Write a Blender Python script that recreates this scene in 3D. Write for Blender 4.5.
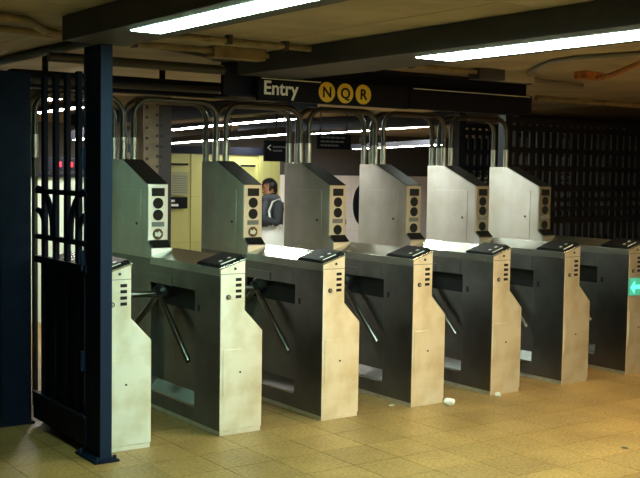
import bpy, bmesh, math, random
from mathutils import Vector, Matrix
random.seed(7)
for o in list(bpy.data.objects): bpy.data.objects.remove(o)
SC = bpy.context.scene
COL = SC.collection

# ------------------------------------------------------------------ camera
F_PX, PITCH, YAW, ROLL = 1059.65, -0.0640, 0.6151, 0.0150
cam_d = bpy.data.cameras.new('camera'); cam = bpy.data.objects.new('camera', cam_d); COL.objects.link(cam)
cam_d.sensor_fit = 'HORIZONTAL'; cam_d.sensor_width = 36.0; cam_d.lens = F_PX / 640 * 36.0
cam_d.clip_start = 0.05; cam_d.clip_end = 100
fw = Vector((math.sin(YAW)*math.cos(PITCH), math.cos(YAW)*math.cos(PITCH), math.sin(PITCH)))
rt = Vector((math.cos(YAW), -math.sin(YAW), 0)); up = rt.cross(fw)
rt2 = rt*math.cos(ROLL) + up*math.sin(ROLL); up2 = -rt*math.sin(ROLL) + up*math.cos(ROLL)
m = Matrix((rt2, up2, -fw)).transposed().to_4x4(); m.translation = Vector((-3.055, -5.3138, 1.5577))
cam.matrix_world = m
SC.camera = cam

# ------------------------------------------------------------------ world, exposure
w = bpy.data.worlds.new('world'); SC.world = w; w.use_nodes = True
w.node_tree.nodes['Background'].inputs[0].default_value = (0.30, 0.36, 0.55, 1)
w.node_tree.nodes['Background'].inputs[1].default_value = 0.02
vs = SC.view_settings
vs.view_transform = 'Standard'; vs.look = 'None'; vs.gamma = 1.0; vs.use_curve_mapping = False
vs.exposure = 0.25
COOL = (0.56, 1.0, 0.72)      # greenish old tubes
WARM = (1.0, 0.75, 0.38)      # warm tubes
NEUT = (0.95, 1.0, 0.90)
E_NEAR, E_BACK, E_WARM, E_FAR, E_MID, E_BOOTH = 35.0, 16.0, 72.0, 40.0, 30.0, 40.0

# ------------------------------------------------------------------ materials
def mat(name, col, rough=0.6, metal=0.0, emit=None, estr=0.0, noise=None, bump=0.0, rvar=0.0, spec=0.5):
    """noise = (scale, dark colour, lo, hi): stains of a second colour mixed in by noise."""
    M = bpy.data.materials.new(name); M.use_nodes = True
    nt = M.node_tree; b = nt.nodes['Principled BSDF']
    b.inputs['Base Color'].default_value = (*col, 1); b.inputs['Roughness'].default_value = rough
    b.inputs['Metallic'].default_value = metal
    b.inputs['Specular IOR Level'].default_value = spec
    if emit:
        b.inputs['Emission Color'].default_value = (*emit, 1); b.inputs['Emission Strength'].default_value = estr
    if noise or bump or rvar:
        tc = nt.nodes.new('ShaderNodeTexCoord')
        nz = nt.nodes.new('ShaderNodeTexNoise'); nz.inputs['Scale'].default_value = noise[0] if noise else 8
        nz.inputs['Detail'].default_value = 6
        nt.links.new(tc.outputs['Object'], nz.inputs['Vector'])
        if noise:
            r = nt.nodes.new('ShaderNodeValToRGB')
            r.color_ramp.elements[0].position = noise[2]; r.color_ramp.elements[0].color = (*noise[1], 1)
            r.color_ramp.elements[1].position = noise[3]; r.color_ramp.elements[1].color = (*col, 1)
            nt.links.new(nz.outputs['Fac'], r.inputs['Fac']); nt.links.new(r.outputs['Color'], b.inputs['Base Color'])
        if rvar:
            mr = nt.nodes.new('ShaderNodeMapRange')
            mr.inputs['To Min'].default_value = rough - rvar; mr.inputs['To Max'].default_value = rough + rvar
            nt.links.new(nz.outputs['Fac'], mr.inputs['Value']); nt.links.new(mr.outputs['Result'], b.inputs['Roughness'])
        if bump:
            bp = nt.nodes.new('ShaderNodeBump'); bp.inputs['Strength'].default_value = bump; bp.inputs['Distance'].default_value = 0.01
            nt.links.new(nz.outputs['Fac'], bp.inputs['Height']); nt.links.new(bp.outputs['Normal'], b.inputs['Normal'])
    return M

def mat_tile():
    M = bpy.data.materials.new('floor_tile_terrazzo'); M.use_nodes = True
    nt = M.node_tree; b = nt.nodes['Principled BSDF']; N = nt.nodes.new
    g = N('ShaderNodeNewGeometry')
    n1 = N('ShaderNodeTexNoise'); n1.inputs['Scale'].default_value = 55; n1.inputs['Detail'].default_value = 4
    n2 = N('ShaderNodeTexNoise'); n2.inputs['Scale'].default_value = 2.3; n2.inputs['Detail'].default_value = 5
    for n in (n1, n2): nt.links.new(g.outputs['Position'], n.inputs['Vector'])
    r1 = N('ShaderNodeValToRGB')
    r1.color_ramp.elements[0].position = .35; r1.color_ramp.elements[0].color = (0.25, 0.145, 0.048, 1)
    r1.color_ramp.elements[1].position = .65; r1.color_ramp.elements[1].color = (0.45, 0.27, 0.096, 1)
    nt.links.new(n1.outputs['Fac'], r1.inputs['Fac'])
    r2 = N('ShaderNodeValToRGB')
    r2.color_ramp.elements[0].position = .33; r2.color_ramp.elements[0].color = (0.72, 0.68, 0.62, 1)
    r2.color_ramp.elements[1].position = .6; r2.color_ramp.elements[1].color = (1, 1, 1, 1)
    nt.links.new(n2.outputs['Fac'], r2.inputs['Fac'])
    oi = N('ShaderNodeObjectInfo'); mr = N('ShaderNodeMapRange'); mr.inputs['To Min'].default_value = .88; mr.inputs['To Max'].default_value = 1.08
    nt.links.new(oi.outputs['Random'], mr.inputs['Value'])
    mx = N('ShaderNodeMix'); mx.data_type = 'RGBA'; mx.blend_type = 'MULTIPLY'; mx.inputs['Factor'].default_value = 1
    nt.links.new(r1.outputs['Color'], mx.inputs[6]); nt.links.new(r2.outputs['Color'], mx.inputs[7])
    vm = N('ShaderNodeVectorMath'); vm.operation = 'SCALE'
    nt.links.new(mx.outputs[2], vm.inputs[0]); nt.links.new(mr.outputs['Result'], vm.inputs['Scale'])
    nt.links.new(vm.outputs['Vector'], b.inputs['Base Color'])
    b.inputs['Roughness'].default_value = .48
    return M

def mat_walltile(name, col, grout, sx, sy):
    M = bpy.data.materials.new(name); M.use_nodes = True
    nt = M.node_tree; b = nt.nodes['Principled BSDF']; N = nt.nodes.new
    tc = N('ShaderNodeTexCoord'); mp = N('ShaderNodeMapping'); mp.inputs['Rotation'].default_value = (math.pi/2, 0, 0)
    br = N('ShaderNodeTexBrick'); br.inputs['Scale'].default_value = 1; br.offset = 0
    br.inputs['Color1'].default_value = (*col, 1); br.inputs['Color2'].default_value = (*[c*.94 for c in col], 1)
    br.inputs['Mortar'].default_value = (*grout, 1); br.inputs['Mortar Size'].default_value = .004
    br.inputs['Brick Width'].default_value = sx; br.inputs['Row Height'].default_value = sy
    nt.links.new(tc.outputs['Object'], mp.inputs['Vector']); nt.links.new(mp.outputs['Vector'], br.inputs['Vector'])
    nt.links.new(br.outputs['Color'], b.inputs['Base Color']); b.inputs['Roughness'].default_value = .35
    return M

def brushed(Mt, aniso=.8):
    """fine horizontal brushing: the highlight spreads up and down"""
    nt = Mt.node_tree; b = nt.nodes['Principled BSDF']
    tg = nt.nodes.new('ShaderNodeTangent'); tg.direction_type = 'RADIAL'; tg.axis = 'Z'
    nt.links.new(tg.outputs['Tangent'], b.inputs['Tangent'])
    b.inputs['Anisotropic'].default_value = aniso; b.inputs['Anisotropic Rotation'].default_value = .25
    return Mt
M = {}
M['steel'] = mat('brushed_steel', (.58, .58, .55), .31, 1.0, noise=(5, (.48, .47, .42), .30, .62), rvar=.04)
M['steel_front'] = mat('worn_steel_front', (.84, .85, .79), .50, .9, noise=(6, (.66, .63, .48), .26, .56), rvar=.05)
M['steel_side_shaded'] = mat('brushed_steel_shaded', (.25, .26, .255), .38, 1.0, noise=(5, (.19, .19, .185), .30, .62), rvar=.05); brushed(M['steel_side_shaded'], .8)  # same stainless as the fronts, darkened to paint in the lane-side shade
brushed(M['steel'], .85); brushed(M['steel_front'], .75)
M['steel_top'] = mat('polished_steel_top', (.60, .61, .58), .20, .9, rvar=.05)
M['steel_dark'] = mat('dark_steel', (.028, .030, .036), .45, .3)
M['black'] = mat('black_plastic', (.010, .010, .012), .5, spec=.3)
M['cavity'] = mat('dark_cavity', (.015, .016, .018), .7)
M['chrome'] = mat('chrome_tube', (.50, .49, .46), .34, 1.0)
M['arm'] = mat('tripod_arm_steel', (.34, .34, .33), .28, 1.0)
M['hoop'] = mat('dull_steel_tube', (.10, .097, .09), .38, .9)
M['panel'] = brushed(mat('indicator_panel_steel', (.74, .75, .70), .48, .95), .75)
M['lens'] = mat('indicator_lens_black', (.02, .022, .025), .2)
M['lens_amber'] = mat('indicator_lens_copper', (.15, .075, .04), .35)
M['white'] = mat('white_mark', (.85, .85, .82), .5)
M['greylabel'] = mat('grey_label', (.20, .22, .23), .5)
M['green'] = mat('green_led', (.02, .3, .18), .5, emit=(.10, 1.0, .55), estr=1.6)
M['greenplate'] = mat('led_plate', (.05, .30, .22), .5, emit=(.1, .9, .6), estr=.25)
M['navy'] = mat('navy_paint', (.005, .011, .034), .6, noise=(9, (.003, .007, .022), .3, .6), bump=.1, spec=.15)
M['navy2'] = mat('navy_paint_worn', (.012, .024, .062), .6, spec=.2)
M['iron'] = mat('black_iron', (.010, .011, .018), .5)
M['housing'] = mat('grey_fixture_paint', (.075, .080, .110), .55, noise=(4, (.052, .056, .078), .3, .6), spec=.3)
M['girder'] = mat('dark_girder_paint', (.013, .015, .030), .6, spec=.2)
M['ceil'] = mat('tan_ceiling_paint', (.46, .41, .32), .7, noise=(2.2, (.31, .27, .20), .3, .62), bump=.1)
M['ceilbase'] = mat('ceiling_dark', (.16, .13, .085), .8)
M['pipe'] = mat('painted_conduit', (.30, .235, .13), .45, noise=(12, (.17, .13, .08), .3, .6))
M['pipe_dark'] = mat('dark_conduit', (.05, .05, .055), .45)
M['pipe_grey'] = mat('grey_conduit', (.30, .29, .28), .4, .5)
M['rust'] = mat('rusty_orange', (.50, .19, .045), .7, noise=(25, (.22, .09, .03), .3, .65))
M['box_white'] = mat('pale_box', (.42, .41, .38), .5)
M['tile'] = mat_tile()
M['floor'] = mat('floor_grout', (.16, .115, .05), .7, noise=(6, (.10, .075, .035), .3, .6))
M['sign'] = mat('sign_black', (.006, .007, .013), .6, spec=.15)
M['signwhite'] = mat('sign_lettering', (.93, .93, .92), .5)
M['yellow'] = mat('route_yellow', (.85, .56, .03), .5)
M['yellowwall'] = mat_walltile('cream_wall_tiles', (.62, .60, .24), (.50, .48, .20), .6, .6)
M['whitewall'] = mat_walltile('white_wall_tiles', (.66, .60, .58), (.52, .48, .46), .3, .3)
M['booth'] = mat('booth_white', (.66, .80, .66), .5)
M['darkwall'] = mat('dark_wall', (.05, .046, .044), .6)
M['column'] = mat('column_tan_paint', (.14, .12, .08), .55, noise=(6, (.24, .20, .12), .3, .6))
M['column_dark'] = mat('column_dark_paint', (.035, .032, .035), .5)
M['paper'] = mat('paper', (.82, .82, .78), .7)
M['notice'] = mat('grey_notice', (.42, .42, .24), .6)
M['red'] = mat('red_led', (.4, .01, .02), .4, emit=(1, .02, .05), estr=2.0)
M['skin'] = mat('skin', (.55, .26, .14), .5)
M['hair'] = mat('dark_hair', (.012, .010, .014), .4)
M['jacket'] = mat('charcoal_jacket', (.040, .046, .060), .8, bump=.2)
M['scarf'] = mat('grey_scarf', (.10, .105, .135), .9, bump=.4)
M['skirt'] = mat('white_cloth', (.90, .89, .89), .8)
M['dark_cloth'] = mat('dark_cloth', (.005, .005, .008), .9, spec=.1)
M['shoe'] = mat('shoe', (.02, .02, .02), .5)
def tube_mat(name, c, s): return mat(name, (.9, .9, .88), .5, emit=c, estr=s)
M['t_cool'] = tube_mat('tube_cool', COOL, E_NEAR); M['t_near'] = tube_mat('tube_neutral', (.72, 1.0, .80), E_NEAR)
M['t_warm'] = tube_mat('tube_warm', WARM, E_WARM); M['t_back'] = tube_mat('tube_cool_back', COOL, E_BACK)
M['t_mid'] = tube_mat('tube_mid', (.86, 1.0, .86), E_MID); M['t_booth'] = tube_mat('tube_booth', (1.0, .93, .84), E_BOOTH)
M['t_added_green'] = tube_mat('tube_added_green', COOL, 16.0)
M['t_warm_low'] = tube_mat('tube_warm_low', WARM, E_WARM*.45)
M['t_far'] = tube_mat('tube_far', NEUT, E_FAR)

# ------------------------------------------------------------------ mesh helpers
def box(bm, x0, x1, y0, y1, z0, z1):
    v = [bm.verts.new(p) for p in ((x0,y0,z0),(x1,y0,z0),(x1,y1,z0),(x0,y1,z0),(x0,y0,z1),(x1,y0,z1),(x1,y1,z1),(x0,y1,z1))]
    for f in ((3,2,1,0),(4,5,6,7),(0,1,5,4),(1,2,6,5),(2,3,7,6),(3,0,4,7)): bm.faces.new([v[i] for i in f])
def prism(bm, pts, axis, a, b):
    """polygon pts in the two other axes, extruded along axis from a to b"""
    def P(q, t):
        return (q[0], t, q[1]) if axis == 'y' else ((t, q[0], q[1]) if axis == 'x' else (q[0], q[1], t))
    A = [bm.verts.new(P(q, a)) for q in pts]; B = [bm.verts.new(P(q, b)) for q in pts]
    n = len(pts); bm.faces.new(A); bm.faces.new(B[::-1])
    for i in range(n): bm.faces.new((A[i], B[i], B[(i+1) % n], A[(i+1) % n]))
def cyl(bm, p0, p1, r, n=14, r1=None):
    p0, p1 = Vector(p0), Vector(p1); d = (p1-p0).normalized(); r1 = r if r1 is None else r1
    a = d.orthogonal().normalized(); b = d.cross(a)
    A = [bm.verts.new(p0 + (a*math.cos(t)+b*math.sin(t))*r) for t in [2*math.pi*i/n for i in range(n)]]
    B = [bm.verts.new(p1 + (a*math.cos(t)+b*math.sin(t))*r1) for t in [2*math.pi*i/n for i in range(n)]]
    bm.faces.new(A[::-1]); bm.faces.new(B)
    for i in range(n): bm.faces.new((A[i], A[(i+1) % n], B[(i+1) % n], B[i]))
def sweep(bm, path, r, n=10, closed=False):
    path = [Vector(p) for p in path]; rings = []; prev = None; L = len(path)
    for i, p in enumerate(path):
        if closed: d = path[(i+1) % L] - path[i-1]
        else: d = path[min(i+1, L-1)] - path[max(i-1, 0)]
        d.normalize()
        a = d.orthogonal().normalized() if prev is None else (prev - d*prev.dot(d)).normalized()
        prev = a; b = d.cross(a); rr = r[i] if isinstance(r, (list, tuple)) else r
        rings.append([bm.verts.new(p + (a*math.cos(t)+b*math.sin(t))*rr) for t in [2*math.pi*k/n for k in range(n)]])
    for i in range(L if closed else L-1):
        A, B = rings[i], rings[(i+1) % L]
        for k in range(n): bm.faces.new((A[k], A[(k+1) % n], B[(k+1) % n], B[k]))
    if not closed: bm.faces.new(rings[0][::-1]); bm.faces.new(rings[-1])
def lathe(bm, prof, c=(0,0,0), n=24, sx=1, sy=1):
    rings = [[bm.verts.new((c[0]+r*sx*math.cos(2*math.pi*k/n), c[1]+r*sy*math.sin(2*math.pi*k/n), c[2]+z)) for k in range(n)] for r, z in prof]
    for A, B in zip(rings, rings[1:]):
        for k in range(n): bm.faces.new((A[k], A[(k+1) % n], B[(k+1) % n], B[k]))
    bm.faces.new(rings[0][::-1]); bm.faces.new(rings[-1])
def obj(name, fn, material, parent=None, bevel=0.0, smooth=False):
    bm = bmesh.new(); fn(bm)
    bmesh.ops.recalc_face_normals(bm, faces=bm.faces)
    if bevel: bmesh.ops.bevel(bm, geom=[e for e in bm.edges if e.is_manifold and e.calc_face_angle(0) > .3], offset=bevel, segments=2, profile=.6, affect='EDGES')
    me = bpy.data.meshes.new(name); bm.to_mesh(me); bm.free()
    me.materials.append(M[material])
    if smooth:
        for p in me.polygons: p.use_smooth = True
        me.set_sharp_from_angle(angle=math.radians(40))
    o = bpy.data.objects.new(name, me); COL.objects.link(o)
    if parent: o.parent = parent
    return o
def empty(name, loc=(0,0,0), rz=0):
    o = bpy.data.objects.new(name, None); COL.objects.link(o); o.location = loc; o.rotation_euler.z = rz
    o.empty_display_size = .1
    return o
def tag(o, label, cat, group=None):
    o['label'] = label; o['category'] = cat
    if group: o['group'] = group
    return o
def structure(o, label=None):
    o['kind'] = 'structure'
    if label: o['label'] = label
    return o
def copy_tree(o, parent=None):
    c = o.copy(); COL.objects.link(c); c.parent = parent
    for ch in o.children: copy_tree(ch, c)
    return c
def text_mesh(name, s, size, material, parent, loc, bold=0.0, ext=.002, align='LEFT'):
    cu = bpy.data.curves.new(name, 'FONT'); cu.body = s; cu.size = size; cu.offset = bold; cu.extrude = ext; cu.align_x = align
    t = bpy.data.objects.new(name+'_tmp', cu); COL.objects.link(t)
    me = bpy.data.meshes.new_from_object(t.evaluated_get(bpy.context.evaluated_depsgraph_get()))
    bpy.data.objects.remove(t); me.name = name
    me.transform(Matrix.Rotation(math.pi/2, 4, 'X'))
    me.materials.clear(); me.materials.append(M[material])
    o = bpy.data.objects.new(name, me); COL.objects.link(o); o.parent = parent; o.location = loc
    return o

# ------------------------------------------------------------------ structure
CZ = 2.34
X0, X1, Y0, Y1 = -6.0, 17.0, -8.0, 12.8
floor = structure(obj('floor', lambda b: box(b, X0, X1, Y0, Y1, -.12, -.004), 'floor'), 'tan terrazzo tiled station floor')
TS = .305
tile0 = None
for i in range(-5, 17):
    for j in range(-6, 5):
        if tile0 is None:
            t = tile0 = obj('floor_tile', lambda b: box(b, .002, TS-.002, .002, TS-.002, -.008, 0), 'tile', floor, bevel=.0012)
        else:
            t = tile0.copy(); COL.objects.link(t); t.parent = floor
        t.location = (.005 + i*TS, -.29 + j*TS, 0)
def rest_tiles(b):
    for i in range(-19, 54):
        for j in range(-27, 41):
            if -5 <= i < 17 and -6 <= j < 5: continue
            x, y = .005 + i*TS, -.29 + j*TS
            if x < X0 or x+TS > X1 or y < Y0 or y+TS > Y1: continue
            v = [b.verts.new(p) for p in ((x+.002,y+.002,0),(x+TS-.002,y+.002,0),(x+TS-.002,y+TS-.002,0),(x+.002,y+TS-.002,0))]
            b.faces.new(v)
rt_ = obj('floor_tile_field', rest_tiles, 'tile', floor); rt_['kind'] = 'stuff'
ceil = structure(obj('ceiling', lambda b: box(b, X0, X1, Y0, Y1, CZ, CZ+.15), 'ceilbase'), 'low tan painted station ceiling')
cp0 = None
for i in range(-2, 5):
    for j in range(-2, 4):
        if cp0 is None:
            t = cp0 = obj('ceiling_panel', lambda b: box(b, .004, 1.196, .004, 1.396, -.012, .002), 'ceil', ceil, bevel=.003)
        else:
            t = cp0.copy(); COL.objects.link(t); t.parent = ceil
        t.location = (.37 + i*1.2, -.42 + j*1.4, CZ)
structure(obj('wall_back', lambda b: box(b, X0, X1, Y1, Y1+.2, 0, CZ), 'darkwall'), 'dark painted far wall of the station mezzanine')
structure(obj('wall_left', lambda b: box(b, X0-.2, X0, Y0, Y1, 0, CZ), 'darkwall'), 'dark station wall left of the turnstile hall')
structure(obj('wall_right', lambda b: box(b, X1, X1+.2, Y0, Y1, 0, CZ), 'darkwall'), 'dark station wall right of the turnstile hall')
structure(obj('wall_front', lambda b: box(b, X0, X1, Y0-.2, Y0, 0, CZ), 'whitewall'), 'white tiled station wall behind the viewpoint')
structure(obj('trim_1', lambda b: box(b, 7.9, 16.5, Y1-.06, Y1, 0, 1.47), 'whitewall'), 'pale pinkish white tiled lower band of the far wall')
structure(obj('wall_partition', lambda b: box(b, 2.75, 4.95, 7.0, 7.12, 0, 1.76), 'yellowwall'), 'cream yellow partition wall behind the turnstiles')
structure(obj('trim_2', lambda b: box(b, 2.70, 5.0, 6.97, 7.15, 1.76, 1.86), 'girder'), 'dark header strip on top of the cream partition wall')
structure(obj('trim_3', lambda b: (box(b, 4.60, 4.66, 6.975, 7.0, 0, 1.76), box(b, 3.56, 3.60, 6.985, 7.0, 0, 1.76)), 'yellowwall'), 'cream vertical joint strips on the partition wall')
structure(obj('wall_alcove', lambda b: box(b, 6.9, 12.0, 4.6, 4.75, 0, CZ), 'darkwall'), 'dark wall behind the black iron grilles')
# cross girder over the sign
structure(obj('trim_4', lambda b: (box(b, .62, 3.56, 1.06, 1.10, 2.06, CZ), box(b, .62, 3.56, 1.0, 1.22, 2.06, 2.075), box(b, .62, 3.56, 1.0, 1.22, CZ-.03, CZ-.014)), 'girder'), 'dark steel cross girder carrying the entry sign')

# ------------------------------------------------------------------ ceiling light fixtures
def fixture(name, label, x0, x1, y0, y1, zb, tmat, tx0, tx1, ty0=None, ty1=None, group=None, zt=CZ, hang=False):
    r = empty(name, ((x0+x1)/2, (y0+y1)/2, zb)); cx, cy = (x0+x1)/2, (y0+y1)/2
    ty0 = y0 if ty0 is None else ty0; ty1 = y1 if ty1 is None else ty1
    top = (zt - zb - .013) if not hang else .09
    obj('housing', lambda b: box(b, x0-cx, x1-cx, y0-cy, y1-cy, 0, top), 'housing', r, bevel=.006)
    obj('diffuser', lambda b: box(b, tx0-cx, tx1-cx, ty0-cy, ty1-cy, -.004, .006), tmat, r, bevel=.006)
    if hang:
        for yy in (y0+.3, y1-.3): obj('hanger', lambda b: cyl(b, (0, yy-cy, top), (0, yy-cy, zt-zb), .012, 8), 'pipe_dark', r)
    tag(r, label, 'ceiling light', group); return r
fixture('ceiling_light', 'fluorescent ceiling light in a grey channel above the blue steel gate', -.99, -.64, -3.2, -.08, 2.2, 't_cool', -.91, -.75, -3.1, -.72)
fixture('ceiling_light', 'fluorescent ceiling light in a long dark channel in front of the entry sign', .66, 1.16, -3.4, .95, 2.2, 't_near', .81, 1.07, -3.3, -.74)
fixture('ceiling_light', 'cool fluorescent ceiling light behind the viewpoint', -.99, -.64, -7.4, -4.6, 2.2, 't_back', -.95, -.74, group='ceiling lights behind the viewpoint')
fixture('ceiling_light', 'warm fluorescent ceiling light farthest right of the viewpoint', 4.9, 5.25, -5.0, -2.2, 2.2, 't_warm_low', 4.96, 5.19, group='ceiling lights behind the viewpoint')
fixture('ceiling_light', 'warm fluorescent ceiling light just outside the right edge of the view', 2.80, 3.15, -3.1, -1.7, 2.2, 't_warm', 2.86, 3.09, group='ceiling lights behind the viewpoint')
fixture('ceiling_light', 'fluorescent ceiling light behind the entry sign', 1.96, 2.28, 2.2, 3.65, 2.25, 't_mid', 2.02, 2.22, group='ceiling lights behind the signs')
fixture('ceiling_light', 'fluorescent ceiling light behind the blank sign', 3.60, 3.92, 2.2, 3.1, 2.25, 't_mid', 3.66, 3.86, group='ceiling lights behind the signs')
fixture('ceiling_light', 'fluorescent ceiling light in front of the booth beside the wide navy post', .50, .78, 3.5, 4.6, 2.2, 't_booth', .54, .74, group='booth lights')
fixture('ceiling_light', 'added unseen greenish ceiling light over the left end of the booth', -1.72, -1.44, 3.5, 4.6, 2.2, 't_added_green', -1.68, -1.48, group='booth lights')  # added out of view to give the second tower's side a green reflection
def far_light(p, q, z, wd, label, hang=False, tm='t_far'):
    p, q = Vector(p), Vector(q); L = (q-p).length; c = (p+q)/2; a = math.atan2(-(q-p).x, (q-p).y)
    r = fixture('ceiling_light', label, -wd, wd, -L/2, L/2, 0, tm, -wd*.7, wd*.7, group='mezzanine ceiling lights', zt=CZ-z, hang=hang)
    r.location = (c.x, c.y, z); r.rotation_euler.z = a; return r
far_light((6.0, 12.4), (5.45, 9.6), 2.27, .13, 'far fluorescent ceiling light, upper one beside the riveted column')
far_light((5.42, 9.2), (5.08, 6.95), 2.27, .13, 'far fluorescent ceiling light seen below the word Entry, upper one')
far_light((5.55, 11.6), (4.75, 8.3), 2.0, .10, 'far hanging fluorescent light, lower one beside the riveted column', True)
far_light((4.68, 8.05), (4.1, 5.6), 2.0, .08, 'far hanging fluorescent light, lower one below the word Entry', True)
far_light((8.65, 11.6), (8.22, 9.3), 2.27, .12, 'far fluorescent ceiling light seen under the yellow route discs')
far_light((8.05, 8.6), (7.65, 6.9), 2.27, .12, 'far fluorescent ceiling light right of the yellow route discs')
far_light((9.57, 11.4), (8.2, 7.4), 2.0, .09, 'far hanging fluorescent light, lowest of those behind the fourth hoop', True)
far_light((10.9, 9.3), (10.1, 7.4), 2.0, .07, 'far hanging fluorescent light seen inside the rightmost hoop', True)
far_light((1.06, 4.72), (.80, 3.75), 1.83, .06, 'hanging fluorescent light in front of the booth seen through the blue gate bars', True, 't_booth')
far_light((2.0, 8.4), (1.89, 6.57), 2.27, .09, 'far ceiling light high behind the blue gate bars')

# ------------------------------------------------------------------ turnstiles
S, W1, W2, WT = .7282, .166, .289, .150
ZL, ZR = .988, 1.040           # console top: low on the lane side, high on the other
def ztop(x): return ZL + (ZR-ZL)*x/W1
def make_turnstile():
    t = empty('turnstile')
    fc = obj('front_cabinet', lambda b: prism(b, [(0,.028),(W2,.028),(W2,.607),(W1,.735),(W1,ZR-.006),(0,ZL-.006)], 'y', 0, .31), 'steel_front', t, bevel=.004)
    fc.data.materials.append(M['steel_side_shaded'])
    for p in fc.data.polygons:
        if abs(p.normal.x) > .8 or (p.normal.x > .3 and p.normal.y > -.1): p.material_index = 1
    obj('plinth', lambda b: box(b, .004, W2-.004, .004, 1.545, 0, .028), 'steel_front', t, bevel=.003)
    obj('seam', lambda b: box(b, .002, W1-.001, -.0012, .004, .950, .9535), 'greylabel', fc)
    hz = obj('access_hatch', lambda b: box(b, .020, .148, -.0035, .004, .238, .508), 'steel_front', fc, bevel=.0015)
    obj('hatch_lock', lambda b: cyl(b, (.135,-.007,.37), (.135,0,.37), .006), 'steel_dark', fc)
    for z in (.918, .885, .850, .817):
        obj('slot', lambda b: box(b, .102, .140, -.004, .004, z-.009, z+.009), 'black', fc, bevel=.002)
    obj('keyhole', lambda b: cyl(b, (.053,-.006,.817), (.053,.002,.817), .014, 20), 'steel_dark', fc, smooth=True)
    obj('key_cover', lambda b: cyl(b, (.053,-.009,.817), (.053,-.004,.817), .009, 16), 'chrome', fc, smooth=True)
    obj('screw', lambda b: cyl(b, (.097,-.004,.982), (.097,.002,.982), .008, 14), 'steel_dark', fc, smooth=True)
    # middle housing with the lane-side recess
    RX = .050
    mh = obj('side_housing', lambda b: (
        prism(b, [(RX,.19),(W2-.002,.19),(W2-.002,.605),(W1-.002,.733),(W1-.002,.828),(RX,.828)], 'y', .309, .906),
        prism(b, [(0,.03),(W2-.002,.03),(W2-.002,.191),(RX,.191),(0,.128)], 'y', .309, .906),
        prism(b, [(0,.828),(W1-.002,.828),(W1-.002,ZR-.012),(0,ZL-.012)], 'y', .309, .906)), 'steel_side_shaded', t)
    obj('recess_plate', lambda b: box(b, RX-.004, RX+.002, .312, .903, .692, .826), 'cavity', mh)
    obj('ledge_cover', lambda b: box(b, -.008, .06, .60, .903, .826, .886), 'steel_side_shaded', mh, bevel=.004)
    obj('inset_plate', lambda b: box(b, -.003, .03, .335, .585, .836, .930), 'steel_side_shaded', mh, bevel=.002)
    obj('side_latch', lambda b: box(b, -.004, .01, .247, .268, .708, .748), 'steel_dark', fc, bevel=.002)
    obj('sill_edge', lambda b: box(b, -.006, .012, .312, .903, .118, .130), 'steel_top', mh, bevel=.002)
    # polished console top with a lipped edge
    obj('console_top', lambda b: prism(b, [(-.006,ZL-.048),(0.0,ZL-.048),(0.0,ZL-.012),(W1-.001,ZR-.012),(W1-.001,ZR-.03),(W1+.006,ZR-.03),(W1+.006,ZR+.001),(-.006,ZL)], 'y', .0, .906), 'steel_top', t, bevel=.0015)
    # black reader pad at the front end of the console
    def pad(b):
        n = 6; pr = []
        for k in range(n+1):
            a = math.pi/2*k/n; pr.append((.26+.03*math.sin(a), .020*math.cos(a)))
        prof = [(.004, 0.0), (.045, .017)] + [(y, z) for y, z in pr]
        A = [b.verts.new((.000, y, ztop(.000)+z)) for y, z in prof]; B = [b.verts.new((W1, y, ztop(W1)+z)) for y, z in prof]
        b.faces.new(A); b.faces.new(B[::-1])
        for i in range(len(prof)): b.faces.new((A[i], B[i], B[(i+1) % len(prof)], A[(i+1) % len(prof)]))
    pd = obj('reader_pad', pad, 'black', t, bevel=.002)
    def slab_on_pad(b, x0, x1, y0, y1):
        q = [(x0,y0),(x1,y0),(x1,y1),(x0,y1)]
        lo = [b.verts.new((x, y, ztop(x)+.008)) for x, y in q]; hi = [b.verts.new((x, y, ztop(x)+(.017*y/.045+.0012 if y < .046 else .017+.003*(y-.045)/.215+.0015))) for x, y in q]
        b.faces.new(lo[::-1]); b.faces.new(hi)
        for i in range(4): b.faces.new((lo[i], lo[(i+1)%4], hi[(i+1)%4], hi[i]))
    obj('stripe', lambda b: slab_on_pad(b, .020, .118, .030, .037), 'white', pd)
    obj('arrow_mark', lambda b: slab_on_pad(b, .040, .058, .080, .100), 'white', pd)
    obj('arrow_mark', lambda b: slab_on_pad(b, .098, .116, .080, .100), 'white', pd)
    # tower
    T = [(.905,ZL-.012),(.905,1.041),(.963,1.084),(.963,1.455),(1.350,1.617),(1.560,1.617),(1.560,ZL-.012)]
    tw = obj('tower', lambda b: prism(b, T, 'x', 0, WT), 'steel', t, bevel=.004)
    obj('rear_cabinet', lambda b: prism(b, [(0,.028),(W2,.028),(W2,.607),(W1,.735),(W1,ZR-.012),(0,ZL-.012)], 'y', .906, 1.56), 'steel_side_shaded', t, bevel=.004)
    def slant(b):
        d = Vector((.387, .162)).normalized(); nrm = Vector((-d.y, d.x))
        p = Vector((.963, 1.455)) + d*.004; q = Vector((1.350, 1.617)) - d*.002
        prism(b, [tuple(p), tuple(q), tuple(q+nrm*.004), tuple(p+nrm*.004)], 'x', .006, WT-.001)
    obj('tower_cap', slant, 'steel_dark', tw)
    ip = obj('indicator_panel', lambda b: box(b, .003, WT-.003, .957, .965, 1.086, 1.452), 'panel', t, bevel=.003)
    obj('display_window', lambda b: box(b, .030, .122, .953, .958, 1.378, 1.432), 'lens', ip, bevel=.002)
    for z in (1.332, 1.255, 1.130):
        ln = obj('indicator_lens', lambda b: cyl(b, (.074,.951,z), (.074,.958,z), .036, 28), 'lens', ip, smooth=True)
        ln['slot'] = round(z*1000)
    obj('label_plate', lambda b: box(b, .030, .120, .954, .958, 1.179, 1.210), 'greylabel', ip, bevel=.001)
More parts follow.
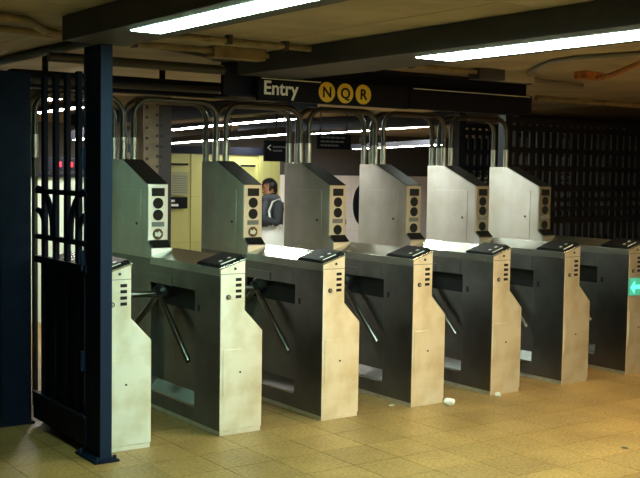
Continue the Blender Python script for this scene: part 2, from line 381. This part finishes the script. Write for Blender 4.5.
    obj('ticket_lip', lambda b: prism(b, [(.956,1.088),(.902,1.046),(.900,1.050),(.952,1.092)], 'x', .010, WT-.010), 'black', t)
    obj('base_plate', lambda b: box(b, .003, WT-.003, .900, .907, .995, 1.040), 'panel', t)
    dr = obj('side_door', lambda b: box(b, -.0035, .004, 1.055, 1.452, 1.01, 1.418), 'steel', t, bevel=.0015)
    obj('door_lock', lambda b: cyl(b, (-.009,1.108,1.195), (-.002,1.108,1.195), .009, 14), 'steel_dark', dr, smooth=True)
    # tripod
    H = Vector((-.012, .765, .762))
    hb = obj('hub', lambda b: (cyl(b, (.052,.765,.80), (-.012,.765,.765), .062, 22, .052), cyl(b, (-.012,.765,.765), (-.030,.765,.750), .052, 22, .026)), 'steel_dark', t, smooth=True)
    for d, L in (((-1,.03,.02), .46), ((-.01,-.74,-.665), .56), ((-.30,.60,-.74), .50)):
        d = Vector(d).normalized(); e = H + d*L
        ar = obj('arm', lambda b: sweep(b, [H+d*.02, H+d*(L-.012), H+d*(L-.004), e], [.019,.019,.016,.008], 14), 'arm', t, smooth=True)
    return t
LAB = {1: 'low end turnstile half hidden behind the blue steel gate post',
       2: 'turnstile just right of the gate post, dull green tower and copper lower lens',
       3: 'turnstile with white glare along its console and a copper lower lens',
       4: 'turnstile with a crumpled white tissue just right of its foot',
       5: 'turnstile with a small white paper ball at the foot of its front',
       6: 'turnstile with a pale tower side, second from the right end of the row',
       7: 'last turnstile of the row, cut by the right edge, green lit arrow'}
proto = make_turnstile(); TURN = {}
for i in range(1, 8):
    o = proto if i == 1 else copy_tree(proto)
    o.location = ((i-2)*S, 0, 0); TURN[i] = tag(o, LAB[i], 'turnstile', 'turnstiles in the row')
for c in list(TURN[1].children_recursive):
    if c.name.split('.')[0] in ('tower','tower_cap','indicator_panel','display_window','indicator_lens','label_plate','ticket_lip','base_plate','side_door','door_lock','hub','arm','rear_cabinet'):
        bpy.data.objects.remove(c)
for c in TURN[1].children:
    if c.name.split('.')[0] == 'plinth':
        c.data = c.data.copy()
        for v in c.data.vertices:
            if v.co.y > 1: v.co.y -= .64
def find(o, nm): return [c for c in o.children if c.name.split('.')[0] == nm]
for i in (2, 3):            # lit lower lens on the first ones
    ip = find(TURN[i], 'indicator_panel')[0]
    for ln in find(ip, 'indicator_lens'):
        if ln.get('slot') == 1130:
            ln.data = ln.data.copy(); ln.data.materials[0] = M['lens_amber']; ln['label'] = 'copper coloured lower lens'
    obj('go_mark', lambda b: prism(b, [(.050,1.118),(.085,1.112),(.098,1.132),(.080,1.150),(.068,1.138),(.052,1.146)], 'y', .9485, .952), 'white', ip)
p7 = find(TURN[7], 'front_cabinet')[0]
obj('led_plate', lambda b: box(b, .004, .160, -.010, .004, .625, .760), 'greenplate', p7, bevel=.003)
def led_arrow(b):
    prism(b, [(.012,.690),(.062,.738),(.062,.706),(.130,.706),(.130,.676),(.062,.676),(.062,.642)], 'y', -.014, -.008)
obj('led_arrow', led_arrow, 'green', p7)

# ------------------------------------------------------------------ guard hoops joining the towers
def hoop(i, label):
    x0 = (i-2)*S + (.097 if i > 1 else .128); x1 = (i-1)*S + .018
    r = empty('guard_hoop', ((x0+x1)/2, 1.44, 1.618)); cx = (x0+x1)/2
    hw = (x1-x0)/2; ht = .415; R = .125
    for yo, dy in (('a', -.062), ('b', .090)):
        path = [(-hw, dy, .0), (-hw, dy, ht-R)]; drop = -1.618 if i == 1 else 0
        for k in range(1, 9):
            a = math.pi/2*k/8; path.append((-hw+R-R*math.cos(a), dy, ht-R+R*math.sin(a)))
        path += [(-x, y, z) for x, y, z in path[::-1]]; path[0] = (-hw, dy, drop)
        tb = obj('tube', lambda b: sweep(b, path, .0195, 14), 'hoop', r, smooth=True)
        for sx in (-hw, hw):
            obj('sleeve', lambda b: cyl(b, (sx, dy, 0), (sx, dy, .150), .0235, 18), 'chrome', tb, smooth=True)
    tag(r, label, 'guard rail', 'hoops joining the turnstile towers')
for i, l in ((1, 'double steel hoop beside the gate post, mostly hidden'), (2, 'double steel hoop framing the riveted column'),
             (3, 'double steel hoop under the word Entry'), (4, 'double steel hoop under the yellow route discs'),
             (5, 'double steel hoop just right of the yellow route discs'), (6, 'double steel hoop at the right end of the row')):
    hoop(i, l)

# ------------------------------------------------------------------ blue steel gate with its posts
g = empty('steel_gate', (-.782, 0, 0))
def h_post(b, x0, x1, y0, y1, z1):
    box(b, x0, x1, y0, y0+.022, 0, z1); box(b, x0, x1, y1-.022, y1, 0, z1); box(b, (x0+x1)/2-.012, (x0+x1)/2+.012, y0+.022, y1-.022, 0, z1)
obj('post', lambda b: (box(b, -.012, .044, -.123, -.006, 0, 2.2), box(b, -.012, .026, -.006, .085, 0, 2.2)), 'navy', g, bevel=.003)
obj('post_flange', lambda b: (box(b, -.018, .048, -.133, -.121, 0, 2.2), box(b, -.018, .026, .083, .093, 0, 2.2)), 'navy2', g, bevel=.002)
obj('foot_plate', lambda b: (box(b, -.065, .075, -.175, -.006, 0, .012), box(b, -.065, .026, -.006, .10, 0, .012)), 'navy', g, bevel=.002)
for x, y in ((-.045,-.155), (.055,-.155), (-.045,.07)):
    obj('anchor_bolt', lambda b: cyl(b, (x,y,.010), (x,y,.034), .010, 8), 'navy2', g)
for z in (.45, 1.0, 1.55): obj('hinge', lambda b: cyl(b, (-.022,.100,z), (-.022,.100,z+.11), .011, 12), 'navy2', g)
GY = [.204, .368, .539, .715]
for y in GY:
    obj('bar', lambda b: box(b, -.014, .014, y-.022, y+.022, .2, 2.08), 'navy', g, bevel=.004)
for z in (1.145, 1.415):
    obj('rail', lambda b: box(b, -.018, .018, .06, .83, z-.014, z+.014), 'navy', g, bevel=.003)
obj('rail', lambda b: box(b, -.022, .022, .06, .83, .99, 1.03), 'navy', g, bevel=.003)
obj('lower_panel', lambda b: box(b, .004, .012, .06, .79, .2, 1.0), 'navy', g)
obj('kick_plate', lambda b: box(b, -.024, .024, .06, .85, .045, .205), 'navy', g, bevel=.004)
obj('kick_rim', lambda b: box(b, -.032, -.020, .06, .85, .196, .212), 'navy2', g, bevel=.003)
def arch(b, cy, r, zb, zt):
    pts = [(0, cy-r, zb)] + [(0, cy - r*math.cos(math.pi*k/14), zt-r + r*math.sin(math.pi*k/14)) for k in range(15)] + [(0, cy+r, zb)]
    sweep(b, pts, .013, 8)
for cy in (.085, .825):
    for r, zt in ((.120, 1.300), (.235, 1.430)):
        def half(b):
            pts = []
            for k in range(0, 9):
                a = math.pi/2*k/8
                s = 1 if cy < .4 else -1
                pts.append((0, cy + s*r*math.sin(a), zt - r + r*math.cos(a)))
            pts.append((0, pts[-1][1], 1.145)); sweep(b, pts, .018, 8)
        obj('arch_rod', half, 'navy', g, smooth=True)
tag(g, 'navy blue steel gate panel with its tall post beside the leftmost turnstile', 'gate')

c2 = empty('steel_post', (-.86, .98, 0))
obj('shaft', lambda b: (box(b, -.13, .055, -.10, -.08, 0, 2.12), box(b, -.13, .055, .08, .10, 0, 2.12), box(b, -.06, -.02, -.08, .08, 0, 2.12)), 'navy', c2, bevel=.003)
obj('foot_plate', lambda b: box(b, -.15, .075, -.105, .12, 0, .014), 'navy', c2, bevel=.003)
tag(c2, 'wide dark navy steel post at the back end of the blue gate', 'post')
f2 = empty('steel_fence', (-1.7, .98, 0))
for k in range(15): obj('bar', lambda b: box(b, -.66+.095*k-.016, -.66+.095*k+.016, -.012, .012, .16, 2.12), 'navy', f2, bevel=.003)
for z in (.20, 1.02, 1.15, 1.42, 2.0): obj('rail', lambda b: box(b, -.70, .70, -.018, .018, z-.016, z+.016), 'navy', f2, bevel=.003)
obj('lower_panel', lambda b: box(b, -.70, .70, .013, .020, .16, 1.02), 'navy', f2)
obj('foot', lambda b: box(b, -.72, -.66, -.03, .03, 0, 2.12), 'navy', f2, bevel=.003)
tag(f2, 'dark navy barred fence at the left edge behind the gate', 'fence')

# ------------------------------------------------------------------ black iron grilles at the right
def grille(name, x0, x1, y, label, ring_z):
    r = empty(name, ((x0+x1)/2, y, 0)); cx = (x0+x1)/2; n = int((x1-x0)/.105)
    for k in range(n+1):
        x = x0 + .105*k - cx
        obj('bar', lambda b: box(b, x-.024, x+.024, -.012, .012, .03, 2.12), 'iron', r)
    for z in (.10, .78, 1.08, 1.42, 1.62, 1.80, 2.02, 2.10):
        obj('rail', lambda b: box(b, x0-cx, x1-cx, -.02, .02, z-.030, z+.030), 'iron', r)
    for k in range(n):
        x = x0 + .105*(k+.5) - cx
        for z in ring_z:
            obj('ring', lambda b: sweep(b, [(x+.044*math.cos(t), 0, z+.044*math.sin(t)) for t in [2*math.pi*q/12 for q in range(12)]], .012, 6, True), 'iron', r)
    for xx in (x0-.05-cx, x1+.05-cx): obj('post', lambda b: box(b, xx-.05, xx+.05, -.05, .05, 0, CZ-.013), 'iron', r, bevel=.004)
    tag(r, label, 'iron fence', 'black iron grilles right of the turnstiles')
grille('iron_grille', 4.62, 7.2, 2.3, 'black iron grille with rows of rings behind the last turnstile', (1.15, 1.25, 1.35))
grille('iron_grille', 5.2, 9.0, 3.6, 'black iron grille standing farther back behind the ringed grille', (1.2, 1.52))
gp = obj('grey_post', lambda b: box(b, -.07, .07, -.05, .05, 0, CZ-.013), 'pipe_grey', bevel=.005); gp.location = (5.25, 2.9, 0)
gp.name = 'steel_pillar'; tag(gp, 'plain grey steel pillar beside the tower of the last turnstile', 'pillar')

# ------------------------------------------------------------------ overhead signs
SY = .955
def sign_panel(name, x0, x1, z0, z1, label, line=None):
    r = empty(name, ((x0+x1)/2, SY+.02, z0)); cx = (x0+x1)/2
    obj('board', lambda b: box(b, x0-cx, x1-cx, -.02, .02, 0, z1-z0), 'sign', r, bevel=.003)
    if line: obj('white_line', lambda b: box(b, line[0]-cx, line[1]-cx, -.0225, -.019, z1-z0-.016, z1-z0-.010), 'signwhite', r)
    for x in (x0+.1, x1-.1): obj('bracket', lambda b: box(b, x-cx-.015, x-cx+.015, .02, .10, .06, .10), 'girder', r)
    tag(r, label, 'sign'); return r, cx, z0
es, cx, z0 = sign_panel('entry_sign', .835, 2.18, 2.040, 2.206, 'black overhead sign reading Entry with three yellow route discs', (.86, 1.36))
text_mesh('lettering', 'Entry', .134, 'signwhite', es, (.874-cx, -.0205, .046), bold=.0026)
for x, ch in ((1.415, 'N'), (1.580, 'Q'), (1.745, 'R')):
    d = obj('route_disc', lambda b: cyl(b, (x-cx, -.0235, .087), (x-cx, -.019, .087), .072, 36), 'yellow', es, smooth=True)
    text_mesh('route_letter', ch, .108, 'sign', d, (x-cx, -.0245, .050), bold=.002, align='CENTER')
sign_panel('blank_sign', 2.19, 3.52, 2.045, 2.212, 'plain black overhead sign with a thin white line, right of the entry sign', (2.23, 3.50))

def far_sign(x0, x1, z0, z1, y, label, arrow, lines):
    r = empty('hanging_sign', ((x0+x1)/2, y, z0)); cx = (x0+x1)/2; h = z1-z0
    obj('board', lambda b: box(b, x0-cx, x1-cx, -.015, .015, 0, h), 'sign', r, bevel=.003)
    for x in (x0+.06-cx, x1-.06-cx): obj('hanger', lambda b: cyl(b, (x,0,h), (x,0,CZ-z0), .008, 6), 'pipe_dark', r)
    if arrow:
        obj('arrow', lambda b: prism(b, [(x0+.03-cx,h*.66),(x0+.075-cx,h*.80),(x0+.085-cx,h*.76),(x0+.05-cx,h*.66),(x0+.085-cx,h*.56),(x0+.075-cx,h*.52)], 'y', -.018, -.014), 'signwhite', r)
    for (a, e, z) in lines:
        n = 5; wv = (e-a)/n
        for k in range(n):
            obj('faint_text', lambda b: box(b, x0+a+k*wv-cx, x0+a+(k+.8)*wv-cx, -.0175, -.014, h*z, h*z+.018), 'greylabel', r)
    tag(r, label, 'sign')
far_sign(3.43, 3.80, 1.66, 1.90, 5.0, 'small dark hanging sign with a white arrow, behind the hoop under Entry', True, ((.11,.30,.66),(.11,.24,.48)))
far_sign(4.16, 4.66, 1.82, 2.0, 5.0, 'dark hanging sign with faint text behind the hoop under the route discs', False, ((.05,.42,.72),(.05,.40,.45),(.05,.32,.2)))
far_sign(6.35, 7.5, 1.78, 2.02, 5.0, 'plain dark hanging sign behind the fifth hoop', False, ())

# ------------------------------------------------------------------ conduits and boxes under the ceiling
def conduit(path, r, mt, label, straps=()):
    o = obj('conduit', lambda b: sweep(b, path, r, 10), mt, smooth=True)
    tag(o, label, 'pipe')
    for (x, y, z, ax) in straps:
        obj('strap', lambda b: box(b, x-.012 if ax == 'x' else x-r-.006, x+.012 if ax == 'x' else x+r+.006, y-r-.006 if ax == 'x' else y-.012, y+r+.006 if ax == 'x' else y+.012, z-r-.005, CZ), 'pipe_dark', o)
conduit([(-.60,.02,2.298),(.0,.02,2.298),(.64,.05,2.298)], .019, 'pipe', 'tan conduit along the ceiling just behind the first light', [(0.05,.02,2.298,'x'),(.45,.04,2.298,'x')])
conduit([(-.64,.53,2.298),(.22,.53,2.298)], .020, 'pipe', 'tan conduit running into the tan junction box above the hoops', [(-.3,.53,2.298,'x')])
conduit([(.60,.56,2.298),(.66,.56,2.298)], .018, 'pipe', 'short tan conduit stub right of the tan junction box')
conduit([(-.05,.70,2.31),(.12,.72,2.30),(.30,.76,2.29),(.45,.88,2.285),(.60,.90,2.295),(.66,.90,2.30)], .013, 'pipe_dark', 'dark sagging cable below the tan junction box')
conduit([(-.64,1.02,2.235),(.2,1.03,2.235),(.6,1.03,2.235)], .032, 'pipe_dark', 'thick dark pipe above the first hoops')
pr0 = empty('pipe_rack', (.55, 1.85, 2.10))
obj('channel', lambda b: box(b, -1.15, 1.0, -.05, .05, 0, .12), 'girder', pr0, bevel=.004)
for x in (-.9, .0, .8): obj('hanger', lambda b: box(b, x-.015, x+.015, -.02, .02, .12, CZ-2.10-.013), 'girder', pr0)
obj('pipe', lambda b: cyl(b, (-1.15,-.085,.05), (1.0,-.085,.06), .026, 12), 'pipe_dark', pr0, smooth=True)
tag(pr0, 'dark hanging steel channel with a pipe, left of the entry sign', 'beam')
jb = obj('junction_box', lambda b: box(b, -.19, .19, -.055, .055, 0, .072), 'pipe', bevel=.006); jb.location = (.41, .54, 2.256); tag(jb, 'tan junction box left above the entry sign', 'junction box')
jc = obj('junction_box', lambda b: box(b, -.13, .13, -.06, .06, 0, .080), 'housing', bevel=.006); jc.location = (2.50, .44, 2.248); tag(jc, 'dark grey junction box above the blank sign', 'junction box')
jd = obj('junction_box', lambda b: box(b, -.16, .16, -.055, .055, 0, .074), 'box_white', bevel=.006); jd.location = (2.82, .47, 2.254); tag(jd, 'pale box attached right of the dark junction box', 'junction box')
conduit([(1.17,.30,2.298),(2.37,.42,2.298)], .018, 'pipe', 'tan conduit from the second light to the dark junction box', [(1.7,.353,2.298,'x')])
conduit([(2.99,.52,2.29),(3.75,.62,2.29)], .020, 'pipe_grey', 'grey conduit running right from the pale box')
conduit([(2.92,.40,2.31),(2.75,.25,2.31),(2.50,-.08,2.31),(2.32,-.36,2.31),(2.25,-.62,2.31),(2.36,-1.10,2.31),(2.5,-1.7,2.31)], .016, 'pipe_grey', 'curved grey conduit bending towards the viewer at the right')
conduit([(3.14,-.06,2.275),(3.06,-.22,2.270),(2.8,-.55,2.268),(2.47,-.96,2.268),(2.2,-1.4,2.268)], .018, 'rust', 'rusty orange pipe at the upper right')
rj = obj('pipe_bracket', lambda b: prism(b, [(-.12,-.06),(.14,-.03),(.12,.05),(-.10,.06)], 'z', 0, .055), 'rust', bevel=.005); rj.location = (3.20, .075, 2.274); tag(rj, 'rusty orange bracket at the end of the rusty pipe', 'bracket')
conduit([(-1.9,-.20,2.295),(-1.32,-.10,2.295),(-1.17,-.04,2.295),(-1.04,.15,2.295),(-.93,.31,2.295),(-.78,.39,2.295),(-.4,.42,2.295)], .022, 'pipe', 'bent tan pipe at the upper left corner')
conduit([(-1.9,.22,2.298),(-1.15,.39,2.298),(-.73,.50,2.298)], .020, 'pipe', 'straight tan pipe below the bent pipe at the upper left')
conduit([(-.54,2.6,2.30),(-.55,1.4,2.30),(-.54,.93,2.30),(-.5,.6,2.30)], .030, 'pipe_dark', 'dark curved pipe above the gate bars')
conduit([(-1.0,3.05,2.29),(-.27,3.03,2.29),(.1,2.82,2.29)], .022, 'pipe_grey', 'grey pipe beyond the gate at the left')
conduit([(3.6,.98,2.20),(6.5,.98,2.20)], .025, 'pipe', 'tan pipe along the ceiling right of the blank sign')
for k, (x, y) in enumerate(((3.0, 5.0), (6.0, 5.2), (-.6, 4.2))):
    o = obj('ceiling_beam', lambda b: box(b, -.12, .12, -3.0, 3.0, 0, .17), 'girder', bevel=.004); o.location = (x, y+1.5, CZ-.182)
    tag(o, ('dark ceiling beam above the cream partition', 'dark ceiling beam above the pale tiled wall', 'dark ceiling beam beyond the blue gate')[k], 'beam')

# ------------------------------------------------------------------ mezzanine things
cl = empty('riveted_column', (2.10, 5.15, 0), -.15)
obj('flange', lambda b: box(b, -.15, .015, -.16, -.142, 0, CZ), 'column', cl)
obj('flange', lambda b: box(b, -.15, .015, .142, .16, 0, CZ), 'column', cl)
obj('web', lambda b: box(b, .015, .033, -.16, .16, 0, CZ), 'column_dark', cl)
obj('flange', lambda b: box(b, .033, .16, -.155, -.137, 0, CZ), 'column_dark', cl)
rv0 = None
for k in range(20):
    for x, y in ((-.115, -.16), (.0, -.16), (.05, -.155)):
        if rv0 is None: o = rv0 = obj('rivet', lambda b: lathe(b, [(.017,0),(.014,.008),(.005,.012)], n=8), 'column_dark', cl); o.rotation_euler.x = math.pi/2
        else: o = rv0.copy(); COL.objects.link(o); o.parent = cl
        o.location = (x, y, .12 + .11*k + (.0 if x < 0 else .03))
tag(cl, 'tan riveted steel column in front of the cream wall', 'column')

def poster(name, x0, x1, z0, z1, mt, label, cat, rows=(), rm='greylabel'):
    o = obj(name, lambda b: box(b, x0, x1, 6.962, 6.970, z0, z1), mt)
    tag(o, label, cat)
    for (a, e, z, h) in rows: obj('text_line', lambda b: box(b, a, e, 6.958, 6.9625, z, z+h), rm, o)
for y0_ in (0,):
    pr_ = [(3.27, 3.49, 1.25+.030*k, .010) for k in range(8)]
    poster('notice', 3.245, 3.508, 1.215, 1.52, 'notice', 'grey printed notice with rows of text on the cream wall', 'notice', pr_)
    poster('notice', 3.235, 3.497, 1.045, 1.195, 'sign', 'small black notice with white print below the grey notice', 'notice', [(3.26, 3.31, 1.13, .03), (3.26, 3.36, 1.075, .03)], 'signwhite')
    poster('wall_lettering', 3.26, 3.505, 1.605, 1.632, 'sign', 'dark lettering strip above the grey notice', 'lettering')
    poster('wall_lettering', 4.30, 4.53, 1.600, 1.626, 'sign', 'dark lettering strip on the cream wall above the person in white', 'lettering')
# attach flush: thin backing boards carry the notices off the joint strips
bt = empty('station_booth', (.35, 4.9, 0))
obj('wall_panel', lambda b: box(b, -.66, 1.05, .0, .08, 0, 1.46), 'booth', bt, bevel=.004)
obj('wall_panel', lambda b: box(b, -3.2, -1.80, .0, .08, 0, 1.46), 'booth', bt, bevel=.004)  # unseen pale panel, added for the second tower's side to mirror
obj('added_dark_panel', lambda b: box(b, -1.80, -.66, .02, .07, 0, 1.46), 'darkwall', bt)  # unseen dark panel, added so the third and fourth towers mirror dark
obj('cap', lambda b: box(b, -3.23, 1.08, -.03, .11, 1.46, 1.50), 'girder', bt, bevel=.004)
for x in (-.2, .42, .82): obj('joint_strip', lambda b: box(b, x-.010, x+.010, -.010, .0, 0, 1.46), 'housing', bt)
obj('counter', lambda b: box(b, .55, 1.0, -.12, .0, .50, .62), 'column', bt, bevel=.004)
tag(bt, 'greenish white booth wall seen through the blue gate bars', 'booth')
ls = empty('led_sign', (1.08, 4.6, 1.525))
obj('case', lambda b: box(b, -.40, .14, -.03, .03, 0, .12), 'sign', ls, bevel=.004)
for (a, e) in ((-.32, -.24), (-.185, -.125), (-.075, .03)):
    obj('led_block', lambda b: box(b, a, e, -.034, -.029, .035, .085), 'red', ls, bevel=.006)
for x in (-.3, .08): obj('hanger', lambda b: cyl(b, (x,0,.12), (x,0,CZ-1.53), .008, 6), 'pipe_dark', ls)
tag(ls, 'red lit message sign seen through the blue gate bars', 'sign')
st = obj('stanchion', lambda b: lathe(b, [(.11,0),(.11,.02),(.03,.035),(.022,.06),(.022,1.0),(.034,1.02),(.030,1.06),(.01,1.075)], n=18), 'black', smooth=True)
st.location = (3.50, 3.55, 0); tag(st, 'thin black stanchion right of the third tower face', 'stanchion')
# ------------------------------------------------------------------ litter on the floor
def crumple(name, loc, r, mt, label, flat=.6, seed=1):
    rnd = random.Random(seed)
    def f(b):
        bmesh.ops.create_icosphere(b, subdivisions=2, radius=r)
        for v in b.verts:
            v.co *= rnd.uniform(.72, 1.15); v.co.z *= flat
        zm = min(v.co.z for v in b.verts)
        for v in b.verts: v.co.z -= zm
    o = obj(name, f, mt); o.location = loc; tag(o, label, 'litter', 'litter on the floor')
crumple('crumpled_tissue', (1.724, -.085, 0), .040, 'paper', 'crumpled white tissue, the largest litter on the floor', .7, 3)
crumple('crumpled_tissue', (2.205, -.055, 0), .024, 'paper', 'small white paper ball at the foot of a turnstile cabinet', .7, 5)
crumple('paper_scrap', (1.379, .105, 0), .022, 'paper', 'flat white paper scrap in the lane', .25, 8)
crumple('dark_scrap', (1.835, -1.448, 0), .022, 'pipe_dark', 'small dark scrap on the bare floor at the right', .2, 9)

# ------------------------------------------------------------------ people
def skin_mesh(name, V, Ed, root, material, parent=None, lev=2):
    names = list(V); me = bpy.data.meshes.new(name+'_s')
    me.from_pydata([V[n][0] for n in names], [(names.index(a), names.index(b)) for a, b in Ed], [])
    o = bpy.data.objects.new(name+'_s', me); COL.objects.link(o)
    md = o.modifiers.new('skin', 'SKIN'); md.use_smooth_shade = True
    for i, n in enumerate(names):
        r = V[n][1]; d = me.skin_vertices[0].data[i]; d.radius = (r, r) if not isinstance(r, tuple) else r; d.use_root = (n == root)
    sb = o.modifiers.new('sub', 'SUBSURF'); sb.levels = lev; sb.render_levels = lev
    dg = bpy.context.evaluated_depsgraph_get(); dg.update()
    nm = bpy.data.meshes.new_from_object(o.evaluated_get(dg)); bpy.data.objects.remove(o)
    nm.name = name; nm.materials.clear(); nm.materials.append(M[material])
    for p in nm.polygons: p.use_smooth = True
    r = bpy.data.objects.new(name, nm); COL.objects.link(r)
    if parent: r.parent = parent
    return r
def ellipsoid(b, c, r, seg=18, ring=12, cut=None):
    mtx = Matrix.Translation(Vector(c)) @ Matrix.Diagonal((*r, 1))
    g_ = bmesh.ops.create_uvsphere(b, u_segments=seg, v_segments=ring, radius=1, matrix=mtx)
    if cut: bmesh.ops.delete(b, geom=[v for v in g_['verts'] if cut(v.co)], context='VERTS')
# local frame: faces +x, y to its left, z up
def person(loc, rz, k, label, jacket, pants_mat, skirt=False, scarf=False, backpack=False, forearm=True):
    V = {'pel': ((0,0,.84), (.10,.12)), 'waist': ((.0,0,.96), (.085,.11)), 'chest': ((.01,0,1.12), (.095,.13)), 'upper': ((.0,0,1.21), (.07,.10)),
         'neck': ((.015,0,1.27), .045), 'skull': ((.035,0,1.335), (.062,.058)), 'head': ((.045,0,1.39), (.082,.068)), 'crown': ((.035,0,1.45), (.06,.055))}
    Ed = [('pel','waist'),('waist','chest'),('chest','upper'),('upper','neck'),('neck','skull'),('skull','head'),('head','crown')]
    for s, n in ((1,'L'), (-1,'R')):
        hx = (.30, .16*s*.5, 1.10) if forearm else (.02, .20*s, .74)
        el = (.05, .185*s, 1.0) if forearm else (-.01, .20*s, .98)
        V.update({'sh'+n: ((0,.155*s,1.205), .05), 'el'+n: (el, .038), 'wr'+n: (hx, .025), 
                  'hip'+n: ((0,.085*s,.78), .085), 'kn'+n: ((.015,.088*s,.44), .055), 'an'+n: ((-.02,.088*s,.09), .036), 'to'+n: ((.11,.095*s,.035), .03)})
        Ed += [('upper','sh'+n),('sh'+n,'el'+n),('el'+n,'wr'+n),('pel','hip'+n),('hip'+n,'kn'+n),('kn'+n,'an'+n),('an'+n,'to'+n)]
        d = (Vector(hx)-Vector(el)).normalized(); sd = Vector((0,-s,0)) if forearm else Vector((1,0,0)); nr = d.cross(sd)
        P = Vector(hx) + d*.055; V['pm'+n] = (tuple(P), (.028,.020)); Ed += [('wr'+n,'pm'+n)]
        for q in range(4):
            a = P + d*.03 + nr*(.024*(q-1.5)*.8); L = (.030,.035,.033,.026)[q]
            b1 = a + d*L + sd*.006; b2 = b1 + d*L*.55 + sd*.020
            for nm_, pt, rr in (('a',a,.009),('b',b1,.0085),('c',b2,.007)): V[f'f{q}{nm_}{n}'] = (tuple(pt), rr)
            Ed += [('pm'+n, f'f{q}a{n}'), (f'f{q}a{n}', f'f{q}b{n}'), (f'f{q}b{n}', f'f{q}c{n}')]
        ta = P - d*.025 + nr*.026 + sd*.012; tb = ta + d*.03 + nr*.012 + sd*.015
        V['ta'+n] = (tuple(ta), .010); V['tb'+n] = (tuple(tb), .008); Ed += [('pm'+n,'ta'+n),('ta'+n,'tb'+n)]
    body = skin_mesh('person', V, Ed, 'pel', 'skin')
    hd = Vector((.045, 0, 1.385))
    def face(b):
        for s in (1, -1): ellipsoid(b, hd+Vector((.076,.028*s,.005)), (.008,.012,.006), 10, 6)
    obj('eyes', face, 'hair', body, smooth=True)
    obj('brows', lambda b: [box(b, hd.x+.074, hd.x+.084, .014*s-.0 if s>0 else -.044, .044 if s>0 else -.014, hd.z+.018, hd.z+.024) for s in (1,-1)], 'hair', body)
    obj('nose', lambda b: ellipsoid(b, hd+Vector((.088,0,-.018)), (.016,.011,.022), 10, 8), 'skin', body, smooth=True)
    obj('lips', lambda b: ellipsoid(b, hd+Vector((.074,0,-.050)), (.010,.022,.006), 10, 6), 'lens_amber', body, smooth=True)
    obj('ears', lambda b: [ellipsoid(b, hd+Vector((-.005,.070*s,-.01)), (.016,.008,.026), 8, 8) for s in (1,-1)], 'skin', body, smooth=True)
    def hairf(b):
        ellipsoid(b, hd+Vector((-.010,0,.025)), (.094,.084,.090), 22, 16, cut=lambda c: (c.x > hd.x+.045 and c.z < hd.z+.045) or c.z < hd.z-.05)
        ellipsoid(b, hd+Vector((-.055,0,-.015)), (.050,.066,.075), 14, 10)
    obj('hair', hairf, 'hair', body, smooth=True)
    # clothes: a skinned jacket with sleeves
    J = {n: V[n] for n in ('waist','chest','upper')}
    J['waist'] = ((0,0,.955), (.115,.145)); J['chest'] = ((.01,0,1.11), (.118,.150)); J['upper'] = ((0,0,1.205), (.090,.125)); J['coll'] = ((.010,0,1.262), (.062,.064))
    EJ = [('waist','chest'),('chest','upper'),('upper','coll')]
    for s, n in ((1,'L'), (-1,'R')):
        e, wv = Vector(V['el'+n][0]), Vector(V['wr'+n][0])
        J['sh'+n] = ((0,.160*s,1.20), .068); J['el'+n] = (tuple(e), .056); J['cu'+n] = (tuple(e+(wv-e)*.86), .042)
        EJ += [('upper','sh'+n),('sh'+n,'el'+n),('el'+n,'cu'+n)]
    skin_mesh('jacket', J, EJ, 'chest', jacket, body)
    if skirt:
        obj('skirt', lambda b: lathe(b, [(.125,.99),(.150,.93),(.180,.84),(.190,.70),(.205,.50),(.215,.34),(.205,.34),(.12,.95)], n=28, sx=.92), 'skirt', body, smooth=True)
    else:
        Pn = {'pel': ((0,0,.87), (.115,.145)), 'top': ((0,0,.95), (.105,.135))}; EP = [('top','pel')]
        for s, n in ((1,'L'), (-1,'R')):
            Pn['hip'+n] = ((0,.085*s,.77), .098); Pn['kn'+n] = ((.015,.088*s,.44), .072); Pn['an'+n] = ((-.02,.088*s,.10), .056)
            EP += [('pel','hip'+n),('hip'+n,'kn'+n),('kn'+n,'an'+n)]
        skin_mesh('trousers', Pn, EP, 'pel', pants_mat, body)
    for s in (1, -1):
        obj('shoe', lambda b: (ellipsoid(b, (.045,.092*s,.040), (.115,.046,.040), 14, 8), box(b, -.06, .14, .092*s-.040, .092*s+.040, 0, .018)), 'shoe', body, smooth=True)
    if scarf:
        obj('scarf', lambda b: (sweep(b, [(.012+.072*math.cos(t), .080*math.sin(t), 1.275+.012*math.sin(2*t)) for t in [2*math.pi*q/18 for q in range(18)]], .040, 12, True),
                                sweep(b, [(.075,.03,1.26),(.12,.045,1.20),(.135,.05,1.10),(.135,.05,1.02)], [.034,.036,.034,.028], 12)), 'scarf', body, smooth=True)
        obj('shoulder_strap', lambda b: sweep(b, [(-.03,.135,1.10),(-.015,.130,1.272),(.075,.135,1.24),(.125,.14,1.14),(.125,.165,1.05),(.10,.19,.98)], .012, 8), 'white', body, smooth=True)
        obj('phone', lambda b: box(b, .385, .395, -.035, .035, 1.06, 1.19), 'black', body, bevel=.003)
    if backpack:
        bp = obj('backpack', lambda b: ellipsoid(b, (-.205,0,1.20), (.105,.15,.225), 18, 14), 'dark_cloth', body, smooth=True)
        for s in (1, -1): obj('strap', lambda b: sweep(b, [(-.13,.10*s,1.08),(-.13,.11*s,1.26),(-.02,.12*s,1.29),(.11,.115*s,1.20),(.13,.12*s,1.06),(-.05,.15*s,1.0)], .016, 8), 'dark_cloth', bp, smooth=True)
    body.location = loc; body.rotation_euler.z = rz; body.scale = (k, k, k)
    tag(body, label, 'person'); return body
person((3.16, 4.40, 0), math.pi, .985, 'person in charcoal jacket and grey scarf with white lower garment, looking down', 'jacket', 'dark_cloth', skirt=True, scarf=True)
person((4.12, 3.70, 0), math.atan2(-.577, .817), 1.0, 'person in dark clothes with a black backpack, nearly hidden behind a tower', 'dark_cloth', 'dark_cloth', backpack=True, forearm=False)
